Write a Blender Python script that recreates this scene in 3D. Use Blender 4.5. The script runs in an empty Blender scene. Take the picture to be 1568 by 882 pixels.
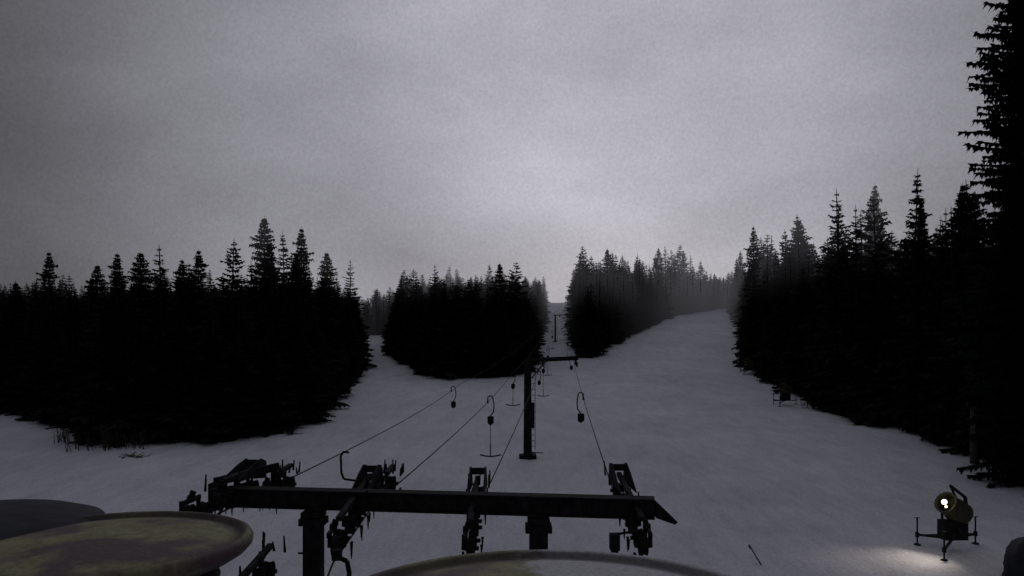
import bpy, math, random
import numpy as np
from mathutils import Vector, Matrix
random.seed(7); rng=np.random.default_rng(7)
scene=bpy.context.scene
COL=scene.collection

# ------------------------------------------------------------ materials
def mat(name):
    m=bpy.data.materials.new(name); m.use_nodes=True
    nt=m.node_tree; b=nt.nodes['Principled BSDF']
    return m,nt,b
def simple(name,c1,c2,scale=6,rough=.8,metal=0,bump=0.0,spec=.3):
    m,nt,b=mat(name)
    tc=nt.nodes.new('ShaderNodeTexCoord')
    n=nt.nodes.new('ShaderNodeTexNoise'); n.inputs['Scale'].default_value=scale; n.inputs['Detail'].default_value=6
    r=nt.nodes.new('ShaderNodeValToRGB')
    r.color_ramp.elements[0].position=.35; r.color_ramp.elements[1].position=.65
    r.color_ramp.elements[0].color=(*c1,1); r.color_ramp.elements[1].color=(*c2,1)
    nt.links.new(tc.outputs['Object'],n.inputs['Vector'])
    nt.links.new(n.outputs['Fac'],r.inputs['Fac']); nt.links.new(r.outputs['Color'],b.inputs['Base Color'])
    b.inputs['Roughness'].default_value=rough; b.inputs['Metallic'].default_value=metal
    b.inputs['Specular IOR Level'].default_value=spec
    if bump:
        bp=nt.nodes.new('ShaderNodeBump'); bp.inputs['Strength'].default_value=bump; bp.inputs['Distance'].default_value=.02
        nt.links.new(n.outputs['Fac'],bp.inputs['Height']); nt.links.new(bp.outputs['Normal'],b.inputs['Normal'])
    return m
M_steel=simple('dark_weathered_steel',(.008,.008,.010),(.024,.023,.026),9,.85,0,.3,.1)
M_rubber=simple('black_rubber',(.007,.007,.007),(.014,.014,.016),12,.9,0,0,.1)
M_cable=simple('steel_cable',(.015,.015,.015),(.03,.03,.03),30,.8,0,0,.1)
M_bark=simple('spruce_bark',(.02,.016,.012),(.05,.04,.03),12,.95,0,.5,.1)
M_wood=simple('grey_wood',(.04,.035,.03),(.09,.08,.07),5,.9,0,.4,.1)
M_tarp=simple('dark_tarpaulin',(.010,.012,.020),(.022,.024,.036),4,.7,0,.6,.2)
M_gun=simple('snow_cannon_paint',(.03,.03,.018),(.065,.06,.035),5,.6,0,.2,.3)
M_twig=simple('bare_twigs',(.03,.022,.016),(.06,.05,.04),8,.95,0,0,.1)
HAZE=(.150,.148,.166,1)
def mr_(N,Lk,src,a,b_,c,d):
    m_=N.new('ShaderNodeMapRange');m_.interpolation_type='SMOOTHSTEP';Lk.new(src,m_.inputs['Value'])
    for k,v in(('From Min',a),('From Max',b_),('To Min',c),('To Max',d)): m_.inputs[k].default_value=v
    return m_.outputs[0]
# needles: dark green-black; haze painted onto far / high trees as emission (world position based)
M_needle,nt,b=mat('spruce_needles')
N=nt.nodes;Lk=nt.links
ge=N.new('ShaderNodeNewGeometry');sp=N.new('ShaderNodeSeparateXYZ');Lk.new(ge.outputs['Position'],sp.inputs[0])
def mm(op,a,b_):
    n=N.new('ShaderNodeMath');n.operation=op
    for i,v in enumerate((a,b_)):
        if isinstance(v,(int,float)): n.inputs[i].default_value=v
        else: Lk.new(v,n.inputs[i])
    return n.outputs[0]
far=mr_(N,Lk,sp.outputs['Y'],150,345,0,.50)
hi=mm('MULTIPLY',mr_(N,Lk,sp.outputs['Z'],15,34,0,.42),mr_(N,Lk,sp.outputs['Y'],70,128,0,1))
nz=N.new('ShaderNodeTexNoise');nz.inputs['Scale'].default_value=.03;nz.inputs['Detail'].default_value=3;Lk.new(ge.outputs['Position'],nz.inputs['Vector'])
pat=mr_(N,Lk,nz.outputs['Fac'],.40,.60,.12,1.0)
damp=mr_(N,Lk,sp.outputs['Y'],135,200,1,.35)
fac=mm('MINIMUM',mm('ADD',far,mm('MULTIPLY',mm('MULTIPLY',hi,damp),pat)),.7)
n5=N.new('ShaderNodeTexNoise');n5.inputs['Scale'].default_value=1.5;Lk.new(ge.outputs['Position'],n5.inputs['Vector'])
rr_=N.new('ShaderNodeValToRGB');rr_.color_ramp.elements[0].color=(.007,.009,.008,1);rr_.color_ramp.elements[1].color=(.022,.026,.021,1);rr_.color_ramp.elements[0].position=.35;rr_.color_ramp.elements[1].position=.65
Lk.new(n5.outputs['Fac'],rr_.inputs['Fac'])
Lk.new(rr_.outputs['Color'],b.inputs['Base Color']);b.inputs['Roughness'].default_value=1;b.inputs['Specular IOR Level'].default_value=0
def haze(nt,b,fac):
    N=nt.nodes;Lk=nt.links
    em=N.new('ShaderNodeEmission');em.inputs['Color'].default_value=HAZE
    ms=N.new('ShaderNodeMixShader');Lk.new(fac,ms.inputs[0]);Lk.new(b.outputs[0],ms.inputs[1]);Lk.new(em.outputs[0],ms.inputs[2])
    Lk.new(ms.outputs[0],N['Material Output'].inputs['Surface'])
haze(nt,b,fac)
M_needle.cycles.emission_sampling='NONE'

# ------------------------------------------------------------ mesh builder
class MB:
    def __init__(s): s.v=[]; s.f=[]; s.m=[]
    def add(s,vs,fs,mi=0):
        o=len(s.v); s.v+= [tuple(p) for p in vs]; s.f+=[tuple(i+o for i in f) for f in fs]; s.m+=[mi]*len(fs)
    def box(s,c,size,rot=None,mi=0,taper=1.0):
        hx,hy,hz=[a/2 for a in size]; vs=[]
        for z,t in((-hz,1),(hz,taper)):
            for x,y in((-hx,-hy),(hx,-hy),(hx,hy),(-hx,hy)): vs.append(Vector((x*t,y*t,z)))
        if rot is not None: vs=[rot@v for v in vs]
        c=Vector(c); vs=[v+c for v in vs]
        s.add(vs,[(3,2,1,0),(4,5,6,7),(0,1,5,4),(1,2,6,5),(2,3,7,6),(3,0,4,7)],mi)
    def bar(s,p0,p1,w,h,mi=0):
        p0=Vector(p0);p1=Vector(p1);d=p1-p0
        s.box((p0+p1)/2,(w,h,d.length),d.to_track_quat('Z','Y').to_matrix(),mi)
    def cyl(s,p0,p1,r0,r1=None,n=12,mi=0):
        if r1 is None:r1=r0
        p0=Vector(p0);p1=Vector(p1);q=(p1-p0).to_track_quat('Z','Y').to_matrix(); vs=[]
        for p,r in((p0,r0),(p1,r1)):
            for i in range(n):
                a=2*math.pi*i/n; vs.append(p+q@Vector((r*math.cos(a),r*math.sin(a),0)))
        fs=[(i,(i+1)%n,n+(i+1)%n,n+i) for i in range(n)]+[tuple(range(n-1,-1,-1)),tuple(range(n,2*n))]
        s.add(vs,fs,mi)
    def tube(s,pts,r,n=8,mi=0):
        for a,b in zip(pts[:-1],pts[1:]): s.cyl(a,b,r,r,n,mi)
    def lathe(s,prof,c,q=None,n=48,mi=0,scale=(1,1)):
        vs=[];c=Vector(c)
        for r,z in prof:
            for i in range(n):
                a=2*math.pi*i/n; v=Vector((r*math.cos(a)*scale[0],r*math.sin(a)*scale[1],z))
                if q is not None: v=q@v
                vs.append(v+c)
        fs=[]
        for j in range(len(prof)-1):
            for i in range(n): fs.append((j*n+i,j*n+(i+1)%n,(j+1)*n+(i+1)%n,(j+1)*n+i))
        s.add(vs,fs,mi)
    def obj(s,name,mats,parent=None,smooth=False,bevel=0,origin=(0,0,0)):
        me=bpy.data.meshes.new(name); o3=Vector(origin)
        me.from_pydata([tuple(Vector(v)-o3) for v in s.v],[],s.f)
        for m in mats: me.materials.append(m)
        me.polygons.foreach_set('material_index',s.m)
        if smooth: me.polygons.foreach_set('use_smooth',[True]*len(s.f))
        me.update(); ob=bpy.data.objects.new(name,me); COL.objects.link(ob)
        if parent: 
            ob.parent=parent; ob.location=o3-Vector(parent.location)
        else: ob.location=o3
        if bevel:
            b=ob.modifiers.new('bevel','BEVEL'); b.width=bevel; b.segments=2; b.limit_method='ANGLE'
        return ob
def empty(name,loc=(0,0,0)):
    e=bpy.data.objects.new(name,None); COL.objects.link(e); e.location=loc; e.empty_display_size=.3; return e

# ------------------------------------------------------------ terrain
PY=[-3000,20,30,40,50,55,60,70,80,90,100,110,120,145,180,215,250,300,350,450,700,3000]
PZ=[0,0,0,.15,.45,.67,.9,1.4,2,2.7,3.5,4.3,5.2,8,12.2,17.3,22.6,27,30.5,34,38,60]
LZ=[0,0,0,.15,.45,.67,.9,1.4,2,2.7,3.5,4.3,5.2,8,10.8,13.2,15,17.5,20,24,30,60]
def sm(a,b,x): t=np.clip((x-a)/(b-a),0,1); return t*t*(3-2*t)
_ky=np.arange(-100,900,1.0)
_k=np.hanning(15);_k/=_k.sum()
def _smooth(Z):
    z=np.interp(np.arange(-120,920,1.0),PY,Z); return np.convolve(z,_k,'same')[20:-20]
_C=_smooth(PZ);_L=_smooth(LZ)
def H(x,y):
    x=np.asarray(x,float);y=np.asarray(y,float)
    c=np.where(y>880,np.interp(y,PY,PZ),np.interp(y,_ky,_C)); l=np.where(y>880,np.interp(y,PY,LZ),np.interp(y,_ky,_L))
    w=sm(0,1,(-22-x)/26)
    z=c*(1-w)+l*w
    z=z+.16*np.sin(x*.11+1.3)*np.sin(y*.083)+.07*np.sin(x*.37+y*.21)+.05*np.sin(x*.13-y*.45+2)+.25*sm(30,80,y)*np.sin(x*.05+y*.03)
    return z
LEFT=[(-34,167),(-22.6,110),(-23.5,103),(-20.8,82),(-19.2,70),(-20.8,65),(-22,61),(-27,61),(-30.9,60),(-37.6,69),(-49.6,80),(-53,81),(-100,88),(-500,100),(-500,600),(26,600),(21,470),(13.8,330),(8.4,230),(5.0,180),(2.2,137),(.8,118),(-4,111),(-9.5,110),(-15.2,127),(-20.6,140),(-26.8,180),(-30,186),(-34,186)]
RIGHT=[(13.6,140),(15.8,180),(18.6,222),(24,300),(34,470),(42,600),(500,600),(500,-80),(32,-80),(32,20),(32.3,40),(32,47),(33.5,52),(35.5,63),(35.3,70),(34.4,80),(37.2,102),(39,118),(47.8,155),(58.7,195),(71,250),(74,262),(66,262),(65.8,250),(43.7,222),(22.1,170),(19.5,160)]
def inpoly(x,y,poly):
    x=np.asarray(x,float);y=np.asarray(y,float); r=np.zeros(x.shape,bool); n=len(poly)
    for i in range(n):
        x1,y1=poly[i];x2,y2=poly[(i+1)%n]
        if y1==y2: continue
        c=((y1>y)!=(y2>y))&(x<(x2-x1)*(y-y1)/(y2-y1)+x1); r^=c
    return r
def forest(x,y): return inpoly(x,y,LEFT)|inpoly(x,y,RIGHT)
xs=np.concatenate([[-2500,-1500,-900,-500,-350,-250],np.arange(-180,-70,5),np.arange(-70,80,.8),np.arange(80,190,5),[250,350,500,900,1500,2500]])
ys=np.concatenate([[-2500,-1000,-400,-150,-60,-20,0],np.arange(10,130,.7),np.arange(130,270,1.5),np.arange(270,480,8),[500,560,600,700,900,1300,2000,3000]])
X,Y=np.meshgrid(xs,ys); Z=H(X,Y)
small=rng.normal(0,.03,X.shape); Z=Z+np.where((np.abs(X)<85)&(Y<260)&(Y>5),small,0)
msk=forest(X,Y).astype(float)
nx,ny=len(xs),len(ys)
me=bpy.data.meshes.new('snowy_ground')
idx=np.arange(nx*ny).reshape(ny,nx)
q=np.stack([idx[:-1,:-1],idx[:-1,1:],idx[1:,1:],idx[1:,:-1]],-1).reshape(-1,4)
me.from_pydata(np.stack([X.ravel(),Y.ravel(),Z.ravel()],-1).tolist(),[],q.tolist())
me.polygons.foreach_set('use_smooth',[True]*len(q))
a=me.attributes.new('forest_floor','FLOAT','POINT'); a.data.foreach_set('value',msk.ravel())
m,nt,b=mat('snow_and_forest_floor')
N=nt.nodes;Lk=nt.links
tc=N.new('ShaderNodeTexCoord')
def noise(s,d=5,r=.6,vec=None,sc=None):
    n=N.new('ShaderNodeTexNoise');n.inputs['Scale'].default_value=s;n.inputs['Detail'].default_value=d;n.inputs['Roughness'].default_value=r
    src=tc.outputs['Object']
    if sc:
        mp=N.new('ShaderNodeMapping'); mp.inputs['Scale'].default_value=sc; Lk.new(src,mp.inputs['Vector']); src=mp.outputs['Vector']
    Lk.new(src,n.inputs['Vector']); return n
def ramp(n,p0,c0,p1,c1):
    r=N.new('ShaderNodeValToRGB');e=r.color_ramp.elements
    e[0].position=p0;e[1].position=p1;e[0].color=(*c0,1);e[1].color=(*c1,1); Lk.new(n,r.inputs['Fac']);return r
def mix(f,a_,b_,mode='MIX'):
    x=N.new('ShaderNodeMix');x.data_type='RGBA';x.blend_type=mode
    if isinstance(f,(int,float)): x.inputs[0].default_value=f
    else: Lk.new(f,x.inputs[0])
    for s,v in((6,a_),(7,b_)):
        if isinstance(v,tuple): x.inputs[s].default_value=(*v,1)
        else: Lk.new(v,x.inputs[s])
    return x.outputs[2]
n1=noise(.07,4); n2=noise(.6,6,.65,sc=(1,.35,1)); n3=noise(9,6,.75); n4=noise(1.7,6,.7); n6=noise(2.2,5,.7,sc=(1,.12,1))
snow=ramp(n1.outputs['Fac'],.35,(.70,.71,.80),.65,(.83,.84,.93)).outputs['Color']
snow=mix(1,snow,ramp(n2.outputs['Fac'],.3,(.84,.84,.85),.62,(1,1,1)).outputs['Color'],'MULTIPLY')
snow=mix(1,snow,ramp(n6.outputs['Fac'],.3,(.88,.88,.89),.6,(1,1,1)).outputs['Color'],'MULTIPLY')
snow=mix(1,snow,ramp(n3.outputs['Fac'],.3,(.64,.64,.65),.58,(1,1,1)).outputs['Color'],'MULTIPLY')
dirt=ramp(n4.outputs['Fac'],.69,(0,0,0),.76,(.6,.6,.6)).outputs['Color']
snow=mix(dirt,snow,(.22,.19,.17))
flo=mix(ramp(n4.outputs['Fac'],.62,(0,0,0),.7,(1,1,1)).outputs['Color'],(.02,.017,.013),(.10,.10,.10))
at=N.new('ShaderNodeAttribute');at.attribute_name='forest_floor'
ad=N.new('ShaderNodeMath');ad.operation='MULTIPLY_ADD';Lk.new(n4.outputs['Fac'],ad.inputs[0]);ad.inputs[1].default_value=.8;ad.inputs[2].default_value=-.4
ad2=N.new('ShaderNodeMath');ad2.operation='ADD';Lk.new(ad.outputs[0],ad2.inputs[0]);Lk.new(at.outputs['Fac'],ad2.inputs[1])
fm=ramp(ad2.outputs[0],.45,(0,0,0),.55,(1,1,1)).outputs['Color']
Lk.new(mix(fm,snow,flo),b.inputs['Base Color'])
b.inputs['Roughness'].default_value=.85;b.inputs['Specular IOR Level'].default_value=.15
bp=N.new('ShaderNodeBump');bp.inputs['Strength'].default_value=.8;bp.inputs['Distance'].default_value=.08
Lk.new(n3.outputs['Fac'],bp.inputs['Height'])
bp2=N.new('ShaderNodeBump');bp2.inputs['Strength'].default_value=.7;bp2.inputs['Distance'].default_value=.25
Lk.new(n2.outputs['Fac'],bp2.inputs['Height']);Lk.new(bp.outputs['Normal'],bp2.inputs['Normal'])
Lk.new(bp2.outputs['Normal'],b.inputs['Normal'])
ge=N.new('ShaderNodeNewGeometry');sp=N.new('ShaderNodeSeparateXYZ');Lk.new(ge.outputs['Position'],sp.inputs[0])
haze(nt,b,mr_(N,Lk,sp.outputs['Y'],230,430,0,.85)); m.cycles.emission_sampling='NONE'  # haze painted into the ground as emission, growing up the slope
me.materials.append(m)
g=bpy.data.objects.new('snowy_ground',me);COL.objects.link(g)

# ------------------------------------------------------------ spruce meshes
def spruce_mesh(name,seed,Ht=16.,R=2.5,levels=46,nb0=9,steps=5,start=.02,pw=.85,gap=.0,tipw=.22,rvar=.2,wf=1.0,skirt=False):
    r=np.random.default_rng(seed); V=[];F=[]
    def tri(a,b_,c): 
        o=len(V);V.extend([a,b_,c]);F.append((o,o+1,o+2))
    ph=r.uniform(0,6.28,4)
    for i in range(levels):
        t=(i+r.uniform(-.3,.3))/levels; t=min(max(t,0),.985)
        h=Ht*(start+(1-start)*t)
        rl=R*(1-t)**pw*r.uniform(1-rvar*1.3,1+rvar)+tipw*min(1,(1-t)*8)
        if skirt: rl*=min(1,.5+t*1.6)
        nb=max(5,int(nb0*(1-.45*t)))
        a0=r.uniform(0,6.28)
        for k in range(nb):
            if r.random()<gap: continue
            az=a0+6.283*k/nb+r.uniform(-.3,.3)
            L=rl*r.uniform(.6,1.18)*(1+.16*math.sin(az*2+ph[0]+t*9)+.12*math.sin(az+ph[1]-t*17))
            dx,dy=math.cos(az),math.sin(az); sx,sy=-dy,dx
            droop=(-.42+.66*t)*L*r.uniform(.6,1.4); tipup=.12*L
            bend=r.uniform(-.12,.12)*L
            def P(u): return np.array([dx*L*u+sx*bend*u*u,dy*L*u+sy*bend*u*u,h+droop*u+tipup*u*u*u+ (0.06*L*math.sin(u*3))])
            st=max(3,int(steps*(1-.4*t)))
            for s in range(st):
                u0=.08+.9*s/st;u1=min(1,u0+1.25/st)
                a=P(u0);b_=P(u1)
                w=(.34*wf*L*(1-u0*.7)+.13)*r.uniform(.6,1.4)
                for sg in(-1,1):
                    tip=P(min(1.08,u0+.9/st*1.2))+np.array([sx*sg*w,sy*sg*w,-.4*w*r.uniform(.2,1.8)])
                    tri(a,b_,tip)
                hang=(.22+.12*L*wf)*r.uniform(.5,1.4)*(1-.4*t)
                c=(a+b_)/2+np.array([sx*r.uniform(-.15,.15),sy*r.uniform(-.15,.15),-hang]); tri(a,b_,c)
                if wf<1:
                    for _ in range(2):
                        o_=P(min(1,u0+r.uniform(0,1/st)))+np.array([sx,sy,0])*r.uniform(-.7,.7)*w
                        d_=np.array([dx*r.uniform(-.1,.3)+sx*r.uniform(-.25,.25),dy*r.uniform(-.1,.3)+sy*r.uniform(-.25,.25),-r.uniform(.15,.5)])
                        tri(o_+np.array([dx*.09,dy*.09,.03]),o_-np.array([dx*.09,dy*.09,-.02]),o_+d_)
            tri(P(.9)+np.array([sx*.07,sy*.07,0]),P(.9)-np.array([sx*.07,sy*.07,0]),P(1.1))
    nf=len(F)
    n=6; prof=[(0,.012*Ht),(.5*Ht,.007*Ht),(.97*Ht,.035),(1.005*Ht,.015)]
    o=len(V)
    for z,rr in prof:
        for i in range(n):
            a=6.283*i/n; V.append(np.array([rr*math.cos(a),rr*math.sin(a),z-(.3 if z==0 else 0)]))
    for j in range(3):
        for i in range(n): F.append((o+j*n+i,o+j*n+(i+1)%n,o+(j+1)*n+(i+1)%n,o+(j+1)*n+i))
    me=bpy.data.meshes.new(name); me.from_pydata([tuple(v) for v in V],[],F)
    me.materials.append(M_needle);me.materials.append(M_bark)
    me.polygons.foreach_set('material_index',[0]*nf+[1]*(len(F)-nf)); me.update(); return me
vari=[spruce_mesh('spruce_mesh',11,R=2.6,pw=.75),spruce_mesh('spruce_mesh',12,R=2.2,levels=42,pw=.7),spruce_mesh('spruce_mesh',13,R=3.0,levels=44,pw=.7,rvar=.25),
      spruce_mesh('spruce_mesh',14,R=2.5,levels=38,gap=.12,pw=.9,rvar=.3),spruce_mesh('spruce_mesh',15,R=2.8,levels=50,gap=.08,pw=.8),spruce_mesh('spruce_mesh',16,R=2.7,levels=40,gap=.05,pw=.62,rvar=.3)]
big=spruce_mesh('large_spruce_mesh',21,Ht=34,R=4.9,levels=120,nb0=15,steps=13,pw=.5,gap=.06,rvar=.3,wf=.42,skirt=True)
mid=[spruce_mesh('mid_spruce_mesh',31,Ht=20,R=3.4,levels=60,nb0=12,steps=7,pw=.8,gap=.05,tipw=.3,rvar=.22,wf=.8),spruce_mesh('mid_spruce_mesh',32,Ht=20,R=3.1,levels=54,nb0=11,steps=7,pw=.75,gap=.08,tipw=.3,rvar=.28,wf=.8)]

fo=empty('spruce_forest')
cnt=0
def hbase(x,y):
    if x<-60: return 12.0
    if y>150 and x<-20: return 10.6
    if x<-22 and y<150: return 12.3 if x<-36 else 13.8
    if x<5 or (x<12 and y<140) or (x< .045*y and y>=140): return 13.6 if y<170 else (12 if y<210 else 9)
    if y>245: return 10.5
    if x<.2*y and y>135: return 16.0
    return 18.9 if y<135 else 18.0
def grid(y0,y1,s,jit):
    yy=y0
    while yy<y1:
        lim=.70*yy+14
        xx=-lim
        while xx<lim:
            yield xx+random.uniform(-jit,jit)*s, yy+random.uniform(-jit,jit)*s
            xx+=s
        yy+=s
pts=list(grid(20,135,3.2,.45))+list(grid(136,205,3.9,.45))+list(grid(206,330,5.6,.45))
P=np.array(pts); keep=forest(P[:,0],P[:,1]); P=P[keep]
def edge(poly,i0,i1):
    out=[]
    for i in range(i0,i1):
        (x1,y1),(x2,y2)=poly[i],poly[i+1]
        L=math.hypot(x2-x1,y2-y1); n=max(1,int(L/1.6))
        for k in range(n):
            t=(k+random.random()*.8)/n; out.append((x1+(x2-x1)*t+random.uniform(-.7,.7),y1+(y2-y1)*t+random.uniform(-.5,.5)))
    return out
E=edge(LEFT,0,12)+edge(LEFT,18,28)+edge(RIGHT,0,3)+edge(RIGHT,9,26)
for (x,y),e in [((p[0],p[1]),0) for p in P]+[(p,1) for p in E]:
    if abs(x)>.72*y+16: continue
    if y>330: continue
    h=hbase(x,y)*random.gauss(.93,.10)*(1+.07*math.sin(x*.31+y*.05)+.05*math.sin(x*.83+2+y*.11))
    if random.random()<.05: h*=1.2
    if e: h*=random.uniform(.45,.9)
    o=bpy.data.objects.new('spruce',random.choice(vari)); COL.objects.link(o)
    o.parent=fo; z=float(H(x,y)); o.location=(x,y,z-.15)
    s=h/16; w=(.35+.65*s)*random.uniform(.85,1.2)
    if e: w=max(w,.75)
    o.scale=(w,w,s); o.rotation_euler=(random.gauss(0,.02),random.gauss(0,.02),random.uniform(0,6.28)); cnt+=1
print('TREES',cnt)
for i,(x,y,h,w) in enumerate([(-31.6,100,21.9,1.05),(-25.5,95,20.2,1.0),(-26,110,17.8,.95),(-52,88,16.9,.85),(-45.5,86,15.2,.8),(-42.8,85,16.4,.9),(-37.9,80,16.4,1.0),(-30,75,16.2,.85),(-28.5,92,18.2,.9),(-34.5,82,15.8,.9),(-24.2,88,16.8,.8),
      (38.5,125,22.6,.9),(41,112,22.9,1.2),(60.2,130,29.8,1.2),(21.3,175,19.8,1.0),(40,214,19.4,1.0),(-2,125,16.9,.9),(34.5,60,20.2,.75),(36.6,62,19.8,.85),(34.5,66,19.6,.7),(-57,90,13.6,.9)]):
    o=bpy.data.objects.new('spruce_tree',mid[i%2]); COL.objects.link(o); o.location=(x,y,float(H(x,y))-.15); s=h/20
    o.scale=(w*.95,w*.95,s); o.rotation_euler=(0,0,i*1.7)
for x,y,s in((29.8,45,.93),(33.5,48,.9),(32.5,41,1.0)):
    o=bpy.data.objects.new('tall_spruce_tree',big); COL.objects.link(o); o.location=(x,y,float(H(x,y))-.2); o.scale=(.93*s,.93*s,s); o.rotation_euler=(0,0,x)

# ------------------------------------------------------------ near lift gantry
gan=empty('lift_gantry',(0,10.8,0))
def bx(u): return Vector((-4.13+6.03*u,11.3-.85*u,5.93))
mb=MB(); L0=bx(0);R0=bx(1.0)
mb.bar(L0,R0,.2,.22)
mb.obj('cross_beam',[M_steel],gan,bevel=.012)
mb=MB()
d=(R0-L0).normalized(); q=Matrix.Rotation(math.atan2(d.y,d.x),3,'Z')
for z in(.123,-.123): mb.box((L0+R0)/2+Vector((0,0,z)),((R0-L0).length,.27,.022),q)
e0=R0
vs=[e0+Vector((0,-.13,.11)),e0+Vector((0,.13,.11)),e0+Vector((.28,.1,-.16)),e0+Vector((.28,-.16,-.16)),
    e0+Vector((0,-.13,-.11)),e0+Vector((0,.13,-.11)),e0+Vector((.24,.1,-.19)),e0+Vector((.24,-.16,-.19))]
mb.add(vs,[(0,3,2,1),(4,5,6,7),(0,4,7,3),(1,2,6,5),(2,3,7,6),(0,1,5,4)])
for k in range(10):
    c=L0+(R0-L0)*(.06+.1*k); mb.box(c+Vector((0,-.02,0)),(.02,.25,.2),q)
mb.obj('beam_flanges',[M_steel],gan)
mb=MB()
for x,y in((-2.81,11.1),(.36,10.65)):
    mb.box((x,y,2.8),(.25,.25,5.7)); mb.box((x,y,5.62),(.36,.3,.1)); mb.box((x,y,5.72),(.3,.29,.08)); mb.box((x,y,.05),(.7,.7,.3))
    for k in range(12): mb.box((x,y-.16,.8+.4*k),(.36,.02,.03))
mb.obj('posts',[M_steel],gan,bevel=.01)
def wheel(mb,c,r=.115,w=.07):
    c=Vector(c); q=Matrix.Rotation(math.radians(90),3,'Y')
    pr=[(.02,-w*.5),(r*.35,-w*.55),(r*.4,-w*.25),(r*.78,-w*.25),(r*.85,-w*.5),(r,-w*.5),(r*.9,-w*.1),(r*.9,w*.1),(r,w*.5),(r*.85,w*.5),(r*.78,w*.25),(r*.4,w*.25),(r*.35,w*.55),(.02,w*.55)]
    mb.lathe(pr,c,q,20)
def train(x0,ya,za,yb,zb,nw,seed=0,plate=True,fs=-1,t0=0.0,r=.125,w=.10):
    # one-sided sheave battery: wheels in a row along the cable, rocker frame on the side fs
    rr=random.Random(seed); fr=MB(); wh=MB()
    A=Vector((x0,ya,za));B=Vector((x0,yb,zb))
    for i in range(nw):
        t=(i+.35)/nw; p=A.lerp(B,t)+Vector((rr.uniform(-.015,.015),0,-.03 if i%2 else .01)); wheel(wh,p,r*rr.uniform(.95,1.08),w)
        fr.cyl(p+Vector((-.10,0,0)),p+Vector((.10,0,0)),.028,None,8)
        fr.bar(p+Vector((fs*.09,0,-.02)),p+Vector((fs*.085,0,.17)),.025,.05)
    for i in range(nw//2):
        a=A.lerp(B,(2*i+.2)/nw)+Vector((fs*.085,0,.15)); b_=A.lerp(B,(2*i+1.5)/nw)+Vector((fs*.085,0,.15)); fr.bar(a,b_,.03,.06)
        m_=(a+b_)/2; fr.bar(m_,m_+Vector((-fs*.04,0,.12)),.03,.07)
        fr.cyl(m_+Vector((-.03,0,.02)),m_+Vector((.03,0,.02)),.05,None,10)
    up=Vector((fs*.03,0,.25)); fr.bar(A.lerp(B,.15+t0)+up,A.lerp(B,.93)+up,.07,.06)
    if plate:
      for sx in(-.12,.11):
        p=[A.lerp(B,.58)+up*.95,A.lerp(B,1.0)+up*.35,A.lerp(B,1.02)+up+Vector((0,0,.10)),A.lerp(B,.93)+up+Vector((0,0,.17)),A.lerp(B,.8)+up+Vector((0,0,.12))]
        n=5; vs=[v+Vector((sx,0,0)) for v in p]+[v+Vector((sx+.018,0,0)) for v in p]
        fr.add(vs,[tuple(range(n)),tuple(range(2*n-1,n-1,-1))]+[(k,n+k,n+(k+1)%n,(k+1)%n) for k in range(n)])
      fr.bar(A.lerp(B,.93)+up+Vector((-.13,0,.10)),A.lerp(B,.93)+up+Vector((.13,0,.10)),.05,.10)
    for k in range(11):
        t=rr.uniform(t0,1.02); p=A.lerp(B,t)+Vector((rr.choice([-.15,.15,0]),0,.16))
        fr.cyl(p,p+Vector((rr.uniform(-.02,.02),0,rr.uniform(.10,.24))),.018,.010,6)
    for k in range(12):
        t=rr.uniform(0,.9); p=A.lerp(B,t)+Vector((rr.choice([-.11,.11]),0,-.08)); fr.cyl(p,p+Vector((0,0,-rr.uniform(.1,.22))),.018,.006,6)
    fr.obj('sheave_frame',[M_steel],gan); wh.obj('sheave_wheels',[M_rubber],gan,smooth=False)
train(-4.0,9.55,5.98,12.4,5.93,6,seed=1,t0=.35,r=.13); train(-2.17,9.5,5.60,12.4,5.86,7,seed=2)
train(-.50,9.5,5.57,12.3,5.84,7,seed=3); train(1.62,9.5,5.60,12.3,5.90,7,seed=4,fs=1)
train(-3.05,8.7,5.16,10.1,5.3,4,seed=5,plate=False)
train(-3.58,11.3,5.86,12.9,5.92,4,seed=6,plate=False,t0=.3);train(-1.92,11.6,5.84,12.9,5.9,3,seed=8,plate=False,t0=.3)
mb=MB()
mb.box((1.27,9.7,5.66),(.12,.14,.2));mb.cyl((1.27,9.7,5.48),(1.27,9.7,5.58),.05);mb.bar((1.27,9.7,5.75),(1.6,9.7,5.8),.03,.03)
mb.box((-4.25,11.3,6.02),(.08,.5,.26));mb.bar((-4.25,11.2,6.15),(-3.7,12.4,6.2),.06,.12);mb.bar((-4.25,11.2,6.05),(-4.25,11.2,5.75),.06,.06)
mb.bar((-3.75,12.3,6.2),(-3.75,12.3,5.9),.06,.06)
mb.obj('brackets',[M_steel],gan,bevel=.008)

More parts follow.
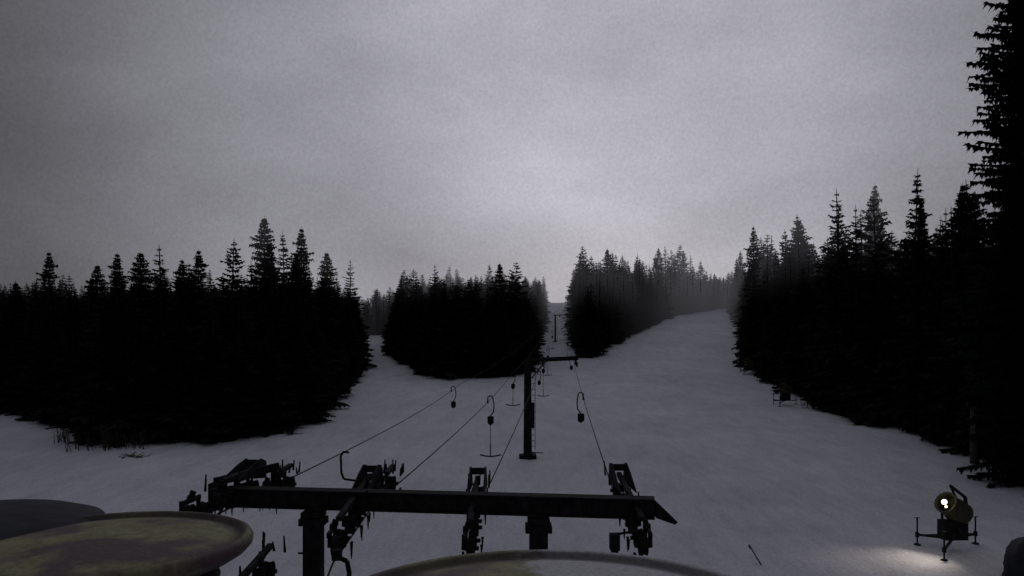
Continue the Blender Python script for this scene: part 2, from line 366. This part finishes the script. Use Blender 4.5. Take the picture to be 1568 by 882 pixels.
# ------------------------------------------------------------ cables
def catpts(p0,p1,sag,n=24):
    p0=Vector(p0);p1=Vector(p1); return [p0.lerp(p1,i/n)+Vector((0,0,-4*sag*(i/n)*(1-i/n))) for i in range(n+1)]
PYL=55.0
routes=[[(-3.4,4,4.6),(-4.0,9.6,5.82),(-4.0,12.3,5.78),(-3.3,50,6.0),(5.5,136,13.2),(9.4,165,17)],
        [(-1.9,4,4.4),(-2.17,9.5,5.45),(-2.17,12.3,5.62),(.05,48,6.75),(6.2,136,13.2),(9.8,165,17)],
        [(-.4,4,4.4),(-.5,9.5,5.43),(-.5,12.3,5.62),(2.05,PYL,7.25),(7.2,136,13.6),(10.1,165,17.2)],
        [(1.4,4,4.6),(1.62,9.5,5.45),(1.62,12.3,5.75),(4.35,PYL,7.3),(9.0,136,13.6),(11.4,165,17.2)]]
CAB=[]
for ri,r in enumerate(routes):
    mb=MB();pp=[]
    for i,(a,b_) in enumerate(zip(r[:-1],r[1:])):
        sag=[0,0,.22,.8,0][i] if i<5 else 0
        pp+=catpts(a,b_,sag,2 if i<2 else 26)[(1 if pp else 0):]
    mb.tube(pp,.0125,6); mb.obj('haul_cable',[M_cable]); CAB.append(pp)
def cab_at(i,y):
    for a,b_ in zip(CAB[i][:-1],CAB[i][1:]):
        if a.y<=y<=b_.y: return a.lerp(b_,(y-a.y)/(b_.y-a.y))
def hanger(ci,y,cord,side=1,s=1.0,box=True,tbar=True):
    p=cab_at(ci,y); mb=MB(); X_=Vector((1,0,0))*side; Zv=Vector((0,0,1))
    path=[p,p+Zv*.14*s]
    for a in range(0,151,30):
        path.append(p+Zv*(.14*s+.09*s*math.sin(math.radians(a)))+X_*(.10*s-.10*s*math.cos(math.radians(a))))
    path.append(p+X_*.23*s-Zv*.12*s); path.append(p+X_*.21*s-Zv*.36*s); path.append(p+X_*.10*s-Zv*.5*s)
    mb.tube(path,.024,8); mb.box(p,(.07,.2,.09))
    e=path[-1]
    if box:
        mb.lathe([(.0,.0),(.09*s,-.01),(.11*s,-.05),(.11*s,-.26*s),(.08*s,-.30*s),(.03,-.34*s),(0,-.34*s)],e,None,14)
        mb.cyl(e+Vector((-.07*s,-.0,-.15*s)),e+Vector((.12*s,0,-.15*s)),.13*s,.13*s,14)
    if tbar:
        b0=e-Zv*.3*s; b1=b0-Zv*cord
        mb.cyl(b0,b1,.014,.014,6); mb.cyl(b1+Zv*.5,b1,.022,.022,8)
        n=8; w=.42
        pts=[b1+Vector((w*(2*i/n-1),0,.07*(2*i/n-1)**2)) for i in range(n+1)]; mb.tube(pts,.03,8)
    mb.obj('t_bar_hanger',[M_rubber],None,origin=p)
hanger(0,44,0,1,1.15,True,False)
hanger(1,31.5,1.3,1,1.1)
hanger(1,46.5,1.0,1,1.0)
hanger(2,57,1.7,1,1.0); hanger(3,60,.3,-1,1.0,True,False); hanger(3,30.5,0,-1,1.1,True,False); hanger(2,75,1.6,1,1.0)
hanger(2,46,.0,1,.8,True,False); hanger(3,95,1.5,1,1.0); hanger(2,110,1.5,1,1.0)
mb=MB(); mb.tube([Vector(v) for v in[(-2.1,9.4,5.55),(-1.98,9.4,5.5),(-1.95,9.4,5.35),(-1.98,9.3,5.15),(-2.0,9.3,4.5)]],.03,8); mb.box((-2.1,9.4,5.58),(.1,.14,.12)); mb.obj('j_bar_hook',[M_rubber])
mb=MB(); mb.tube([Vector(v) for v in[(-2.58,12.4,6.42),(-2.67,12.4,6.43),(-2.71,12.4,6.36),(-2.7,12.4,6.1),(-2.66,12.4,6.0),(-2.3,12.4,5.95),(-2.12,12.4,5.9)]],.018,8); mb.box((-2.15,12.4,5.88),(.1,.16,.1)); mb.obj('j_bar_hook',[M_rubber])

# ------------------------------------------------------------ pylons up the slope
def pylon(px,y,beam_l,beam_r,topz,w,name='lift_pylon'):
    gz=float(H(px,y)); e=empty(name,(px,y,gz))
    mb=MB(); mb.box((px,y,(gz+topz)/2-.2),(w,w,topz-gz+.3),taper=.8); mb.box((px,y,gz+.05),(w*2,w*2,.35)); mb.obj('mast',[M_steel],e,bevel=.02)
    mb=MB(); mb.bar((beam_l,y,topz-.05),(beam_r,y,topz+.12),w*.45,w*.5)
    for xx in(beam_l+.1 if beam_l>px+.6 else px+ (beam_r-px)*.3,beam_r-.15):
        mb.bar((xx,y-.9,topz-.22),(xx,y+.9,topz-.1),.1,.1)
        for k in range(4): 
            c=(xx,y-.75+.5*k,topz-.33+.05*k); wheel(mb,c,.16,.1)
        mb.bar((xx,y,topz-.2),(xx,y,topz+.35),.07,.07)
    mb.obj('cross_arm',[M_steel],e)
    mb=MB()
    n=int((topz-gz)/.4)
    for k in range(1,n): mb.cyl((px+w*.5,y-.1,gz+.4*k),(px+w*.5+.22,y-.1,gz+.4*k),.02,None,6)
    mb.cyl((px+w*.5+.22,y-.1,gz+.6),(px+w*.5+.22,y-.1,topz-.4),.02,None,6)
    mb.obj('ladder',[M_steel],e)
    return e
e=pylon(1.1,PYL,.95,4.65,7.5,.6)
gz=float(H(1.1,PYL))
mb=MB(); mb.box((1.3,PYL-.36,gz+3.0),(.4,.2,.9)); mb.cyl((1.45,PYL-.3,gz+2.1),(1.45,PYL-.3,gz+3.9),.12); mb.box((1.75,PYL-.3,gz+.38),(.9,.06,.06)); mb.box((1.1,PYL-.36,gz+1.3),(.46,.1,.5)); mb.bar((1.35,PYL,6.2),(2.4,PYL,7.42),.08,.08); mb.obj('control_box',[M_steel],e,bevel=.02)
pylon(9.1,165,8.7,12.3,15.9,.35)

# ------------------------------------------------------------ round station covers
def cover_mat(name,snowy):
    m,nt,b=mat(name); global N,Lk,tc
    N=nt.nodes;Lk=nt.links;tc=N.new('ShaderNodeTexCoord')
    a_=noise(.9,5,.55); c_=noise(5,7,.65); dd=noise(22,4,.6)
    base=ramp(c_.outputs['Fac'],.3,(.19,.185,.085),.7,(.31,.30,.17)).outputs['Color']
    gr=ramp(a_.outputs['Fac'],.46,(0,0,0),.56,(1,1,1)).outputs['Color']
    base=mix(gr,base,(.12,.085,.095))
    sep=N.new('ShaderNodeSeparateXYZ');Lk.new(tc.outputs['Object'],sep.inputs[0])
    ma=N.new('ShaderNodeMath');ma.operation='MULTIPLY_ADD';Lk.new(c_.outputs['Fac'],ma.inputs[0]);ma.inputs[1].default_value=.9
    Lk.new(sep.outputs['X'],ma.inputs[2])
    if snowy: s_=ramp(ma.outputs[0],.20,(0,0,0),.40,(1,1,1)).outputs['Color']; base=mix(s_,base,(.48,.48,.52))
    # grime gathered in the gutter inside the rim and on the outer lip
    ln=N.new('ShaderNodeVectorMath');ln.operation='LENGTH'
    cx=N.new('ShaderNodeCombineXYZ');Lk.new(sep.outputs['X'],cx.inputs[0]);Lk.new(sep.outputs['Y'],cx.inputs[1]);Lk.new(cx.outputs[0],ln.inputs[0])
    R=1.8 if snowy else 1.42
    g1=mr_(N,Lk,ln.outputs['Value'],.80*R,.90*R,0,.75)
    g2=mr_(N,Lk,ln.outputs['Value'],.93*R,.97*R,1,.15)
    gg=N.new('ShaderNodeMath');gg.operation='MULTIPLY';Lk.new(g1,gg.inputs[0]);Lk.new(g2,gg.inputs[1])
    base=mix(gg.outputs[0],base,(.035,.028,.028))
    base=mix(1,base,ramp(dd.outputs['Fac'],.3,(.65,.65,.65),.6,(1,1,1)).outputs['Color'],'MULTIPLY')
    Lk.new(base,b.inputs['Base Color']); b.inputs['Roughness'].default_value=.65; b.inputs['Specular IOR Level'].default_value=.2
    bp=N.new('ShaderNodeBump');bp.inputs['Strength'].default_value=.5;bp.inputs['Distance'].default_value=.02;Lk.new(c_.outputs['Fac'],bp.inputs['Height']);Lk.new(bp.outputs['Normal'],b.inputs['Normal'])
    return m
M_c1=cover_mat('yellow_green_cover',False);M_c2=cover_mat('snowy_yellow_green_cover',True)
def cover(c,R,mt):
    c=Vector(c); e=empty('bullwheel_cover',c)
    mb=MB(); pr=[(0.001,.07),(.3*R,.065),(.6*R,.045),(.82*R,.015),(.90*R,-.005),(.925*R,.0),(.94*R,.035),(.97*R,.05),(1.0*R,.03),(1.015*R,-.01),(1.01*R,-.06),(.97*R,-.12),(.9*R,-.18),(.8*R,-.24),(.5*R,-.3),(.2*R,-.3)]
    mb.lathe(pr,c,None,96); o=mb.obj('cover_shell',[mt],e,smooth=True,origin=c)
    mb=MB(); mb.cyl((c.x,c.y,0),(c.x,c.y,c.z-.25),.3,.3,20); mb.lathe([(.3,-.55),(.75*R,-.55),(.78*R,-.48),(.72*R,-.44),(.78*R,-.4),(.75*R,-.33),(.3,-.33)],c,None,64)
    mb.obj('bullwheel_and_column',[M_steel],e)
cover((-4.1,7.9,6.08),1.40,M_c1); cover((.32,5.7,6.08),1.8,M_c2)
mb=MB(); mb.lathe([(0.001,.10),(.6,.09),(1.1,.03),(1.35,-.05),(1.42,-.15),(1.38,-.5),(1.3,-.9)],(-6.1,8.8,6.12),None,64)
mb.cyl((-6.1,8.8,0),(-6.1,8.8,5.4),.35,.35,16)
mb.obj('lift_motor_housing',[M_tarp],None,smooth=True)

# ------------------------------------------------------------ snow cannons
def fan_barrel(mb,c,dr,r,L):
    q=Vector(dr).normalized().to_track_quat('Z','Y').to_matrix(); h=L/2
    mb.lathe([(r*.2,-h*.9),(r*.75,-h*.95),(r*.98,-h),(r*1.05,-h*.92),(r*.96,-h*.8),(r*.96,-h*.2),(r*1.0,-h*.15),(r*.96,-h*.1),(r*.9,h*.5),(r*.84,h*.85),(r*.95,h*.9),(r*.95,h),(r*.84,h),(r*.78,h*.9),(r*.76,h*.2),(r*.3,h*.1),(.02,h*.3)],c,q,32)
    for k in range(6):
        a=k*math.pi/3; mb.bar(Vector(c)+q@Vector((0,0,h*.6)),Vector(c)+q@Vector((r*.84*math.cos(a),r*.84*math.sin(a),h*.6)),.02,.02)
    for k in range(18):
        a=k*math.pi/9; p=Vector(c)+q@Vector((r*.9*math.cos(a),r*.9*math.sin(a),h)); mb.cyl(p,p+q@Vector((0,0,.05)),.018,.01,6)
def cannon(cx,cy,s=1.0):
    gz=float(H(cx,cy)); e=empty('snow_cannon',(cx,cy,gz)); g=lambda x,y:float(H(x,y))
    c=Vector((cx-.02*s,cy-.1*s,gz+1.72*s)); dr=(-.75,-.35,.50)
    mb=MB(); fan_barrel(mb,c,dr,.47*s,1.15*s); mb.obj('fan_barrel',[M_gun],e,smooth=False)
    mb=MB()
    mb.cyl((cx,cy,gz+.5*s),(cx,cy,gz+1.15*s),.12*s,.09*s,14); mb.box((cx,cy,gz+.86*s),(.95*s,.55*s,.75*s)); mb.box((cx+.2*s,cy-.32*s,gz+.85*s),(.3*s,.1*s,.35*s))
    for sx in(-.42,.42): mb.bar((cx+sx*s,cy,gz+1.0*s),(cx+sx*s,cy,gz+1.75*s),.06*s,.1*s)
    mb.bar((cx-.42*s,cy,gz+1.12*s),(cx+.42*s,cy,gz+1.12*s),.06*s,.1*s)
    legs=[(-.95,.9),(1.5,1.0),(-1.0,-1.2)]
    for lx,ly in legs:
        x,y=cx+lx*s,cy+ly*s; z=g(x,y); mb.bar((cx,cy,gz+.5*s),(x,y,z+.42*s),.08*s,.09*s)
        mb.cyl((x,y,z+.02),(x,y,z+1.12*s),.035*s,None,8); mb.cyl((x,y,z),(x,y,z+.05),.15*s,.12*s,12); mb.box((x,y,z+.42*s),(.12*s,.12*s,.2*s)); mb.bar((x-.1*s,y,z+1.12*s),(x+.1*s,y,z+1.12*s),.03*s,.03*s)
    mb.bar((cx-.95*s,cy+.9*s,gz+.42*s),(cx+1.5*s,cy+1.0*s,gz+.46*s),.06*s,.07*s)
    mb.bar((cx+.15*s,cy,gz+2.1*s),(cx-.1*s,cy,gz+2.62*s),.07*s,.07*s); mb.bar((cx-.1*s,cy,gz+2.62*s),(cx+.5*s,cy,gz+2.15*s),.13*s,.1*s); mb.bar((cx+.5*s,cy,gz+2.15*s),(cx+.55*s,cy,gz+1.7*s),.12*s,.1*s)
    mb.obj('carriage',[M_steel],e,bevel=.006)
    return e
e=cannon(17.6,31.3)
mb=MB(); mb.box((16.98,30.82,2.12),(.1,.12,.26)); mb.bar((16.98,30.85,2.0),(17.3,31.0,1.9),.04,.04); mb.obj('lamp_bracket',[M_steel],e)
ml,nt,b=mat('lamp_glass'); b.inputs['Emission Color'].default_value=(1,.86,.55,1); b.inputs['Emission Strength'].default_value=4
mb=MB(); mb.lathe([(.001,.10),(.06,.09),(.095,.03),(.10,-.03),(.06,-.09),(.001,-.10)],(16.88,30.6,2.17),None,16); mb.lathe([(.001,.05),(.04,.03),(.045,-.03),(.001,-.05)],(16.95,30.6,1.99),None,12); mb.obj('work_lamp',[ml],e,smooth=True)
def lamp(name,t,loc,tgt,en,col,size=1.2,blend=.9,rad=.06):
    l=bpy.data.lights.new(name,t); l.energy=en;l.color=col; l.shadow_soft_size=rad
    if t=='SPOT': l.spot_size=size;l.spot_blend=blend
    o=bpy.data.objects.new(name,l);COL.objects.link(o);o.location=loc;o.rotation_euler=(Vector(tgt)-Vector(loc)).to_track_quat('-Z','Y').to_euler();return o
lamp('work_lamp_beam','SPOT',(16.7,30.4,2.15),(15.1,29.9,0),170,(1,.86,.68),math.radians(95),1.0)
lamp('work_lamp_glow','POINT',(16.75,30.4,2.4),(0,0,0),8,(1,.85,.6))
cannon(30.7,88,1.05)
cannon(35.6,118,1.0)
mb=MB(); pr=[];n=14
for i in range(n+1):
    t=i/n; pr.append((max(.001,1.0*(math.sin(math.pi/2*min(1,t*1.7))**.7)*(1+.12*t)),1.85*(1-t)**.9))
mb.lathe(pr,(18.6,27.5,float(H(18.6,27.5))-.05),None,40,scale=(1.1,1))
o=mb.obj('tarp_covered_snow_cannon',[M_tarp],None,smooth=True,origin=(18.6,27.5,0))
tx=bpy.data.textures.new('folds','CLOUDS');tx.noise_scale=.5
dm=o.modifiers.new('folds','DISPLACE');dm.texture=tx;dm.strength=.22
mb=MB(); mb.cyl((9.4,29.2,-.1),(8.95,29.6,.75),.03,.025,8); mb.cyl((9.0,29.55,.6),(8.95,29.6,.72),.036,.036,8); mb.obj('marker_pole',[M_wood])
z=float(H(30.4,51.5)); mb=MB(); mb.cyl((30.4,51.5,z),(30.4,51.5,z+4),.28,.25,12); mb.box((30.4,51.4,z+3.9),(1.1,.15,.25)); mb.box((30.4,51.15,z+2.2),(.5,.2,.7)); mb.obj('wooden_post',[M_wood])
def bush(cx,cy,w,h,seed):
    r=random.Random(seed); mb=MB()
    for k in range(26):
        x=cx+r.uniform(-w,w);y=cy+r.uniform(-.6,.6);z=float(H(x,y))-.05
        p=Vector((x,y,z)); d=Vector((r.uniform(-.25,.25),r.uniform(-.2,.2),1)).normalized(); L=h*r.uniform(.5,1.1)
        t=p+d*L; mb.cyl(p,t,.03,.008,5)
        for j in range(6):
            s=p+d*L*r.uniform(.25,.95); e_=s+Vector((r.uniform(-.5,.5),r.uniform(-.4,.4),r.uniform(.1,.5)))*.7; mb.cyl(s,e_,.014,.005,4)
    mb.obj('bare_shrub',[M_twig])
bush(-30.6,57.0,1.6,1.7,1); bush(-28.2,57.3,1.5,1.5,2); bush(-34,60.5,1.2,1.3,3); bush(-19.3,70,.8,1.2,4); bush(33.0,85,1.5,1.4,5)
mb=MB(); r=random.Random(4)
for k in range(30):
    x=-26.0+r.gauss(0,.45);y=53.5+r.gauss(0,.35);z=float(H(x,y))
    mb.cyl((x,y,z+.02),(x+r.uniform(-.5,.5),y+r.uniform(-.5,.5),z+r.uniform(.05,.3)),.03,.015,5)
mb.obj('fallen_branches',[M_twig])

# ------------------------------------------------------------ world
w=bpy.data.worlds.new('World');scene.world=w;w.use_nodes=True;nt=w.node_tree;N=nt.nodes;Lk=nt.links;N.clear()
tc=N.new('ShaderNodeTexCoord')
out=N.new('ShaderNodeOutputWorld')
def mth(op,a_,b_=None,c_=None):
    n=N.new('ShaderNodeMath');n.operation=op
    for i,v in enumerate((a_,b_,c_)):
        if v is None: continue
        if isinstance(v,(int,float)): n.inputs[i].default_value=v
        else: Lk.new(v,n.inputs[i])
    return n.outputs[0]
def glow(d,lo,hi,amp):
    v=N.new('ShaderNodeVectorMath');v.operation='DOT_PRODUCT';Lk.new(tc.outputs['Generated'],v.inputs[0]);v.inputs[1].default_value=Vector(d).normalized()
    m_=N.new('ShaderNodeMapRange');m_.interpolation_type='SMOOTHSTEP';Lk.new(v.outputs['Value'],m_.inputs['Value'])
    m_.inputs['From Min'].default_value=lo;m_.inputs['From Max'].default_value=hi;m_.inputs['To Min'].default_value=0;m_.inputs['To Max'].default_value=amp
    return m_.outputs[0]
def wn(s,d,r,sc=(1,1,1)):
    mp=N.new('ShaderNodeMapping');mp.inputs['Scale'].default_value=sc;Lk.new(tc.outputs['Generated'],mp.inputs['Vector'])
    n=N.new('ShaderNodeTexNoise');n.inputs['Scale'].default_value=s;n.inputs['Detail'].default_value=d;n.inputs['Roughness'].default_value=r;Lk.new(mp.outputs[0],n.inputs['Vector']);return n.outputs['Fac']
br=mth('ADD',mth('ADD',glow((-.02,1,.25),.84,1.0,.22),glow((.30,1,.34),.88,1.0,.17)),.095)
br=mth('ADD',br,glow((0,.3,1),.60,1.0,.17))
cl=mth('MULTIPLY_ADD',wn(3.2,5,.5,(1,1,2.2)),.9,.55)
fi=mth('MULTIPLY_ADD',wn(260,2,.7),.40,.80)
br=mth('MULTIPLY',mth('MULTIPLY',br,cl),fi)
cm=N.new('ShaderNodeVectorMath');cm.operation='SCALE';cm.inputs[0].default_value=(.95,.94,1.06);Lk.new(br,cm.inputs['Scale'])
bg=N.new('ShaderNodeBackground');Lk.new(cm.outputs[0],bg.inputs['Color']);bg.inputs['Strength'].default_value=1
sk=N.new('ShaderNodeTexSky');sk.sky_type='NISHITA';sk.sun_disc=False;sk.sun_elevation=math.radians(6);sk.sun_rotation=math.radians(8)
bg2=N.new('ShaderNodeBackground');Lk.new(sk.outputs[0],bg2.inputs['Color']);bg2.inputs['Strength'].default_value=.001
ads=N.new('ShaderNodeAddShader');Lk.new(bg.outputs[0],ads.inputs[0]);Lk.new(bg2.outputs[0],ads.inputs[1]);Lk.new(ads.outputs[0],out.inputs['Surface'])
sl=bpy.data.lights.new('sun','SUN');sl.energy=.05;sl.angle=math.radians(40);sl.color=(1,.97,.95)
so=bpy.data.objects.new('sun',sl);COL.objects.link(so);so.rotation_euler=Vector((-.1,-1,-.75)).to_track_quat('-Z','Y').to_euler();so.location=(0,50,60)

scene.view_settings.view_transform='Standard'
try: scene.view_settings.look='None'
except: pass
cam=bpy.data.cameras.new('camera');co=bpy.data.objects.new('camera',cam);COL.objects.link(co);scene.camera=co
co.location=(0,0,8);co.rotation_euler=(math.radians(90),0,0);cam.sensor_width=36;cam.lens=27.55;cam.shift_y=99/1568;cam.clip_end=6000;cam.clip_start=.1
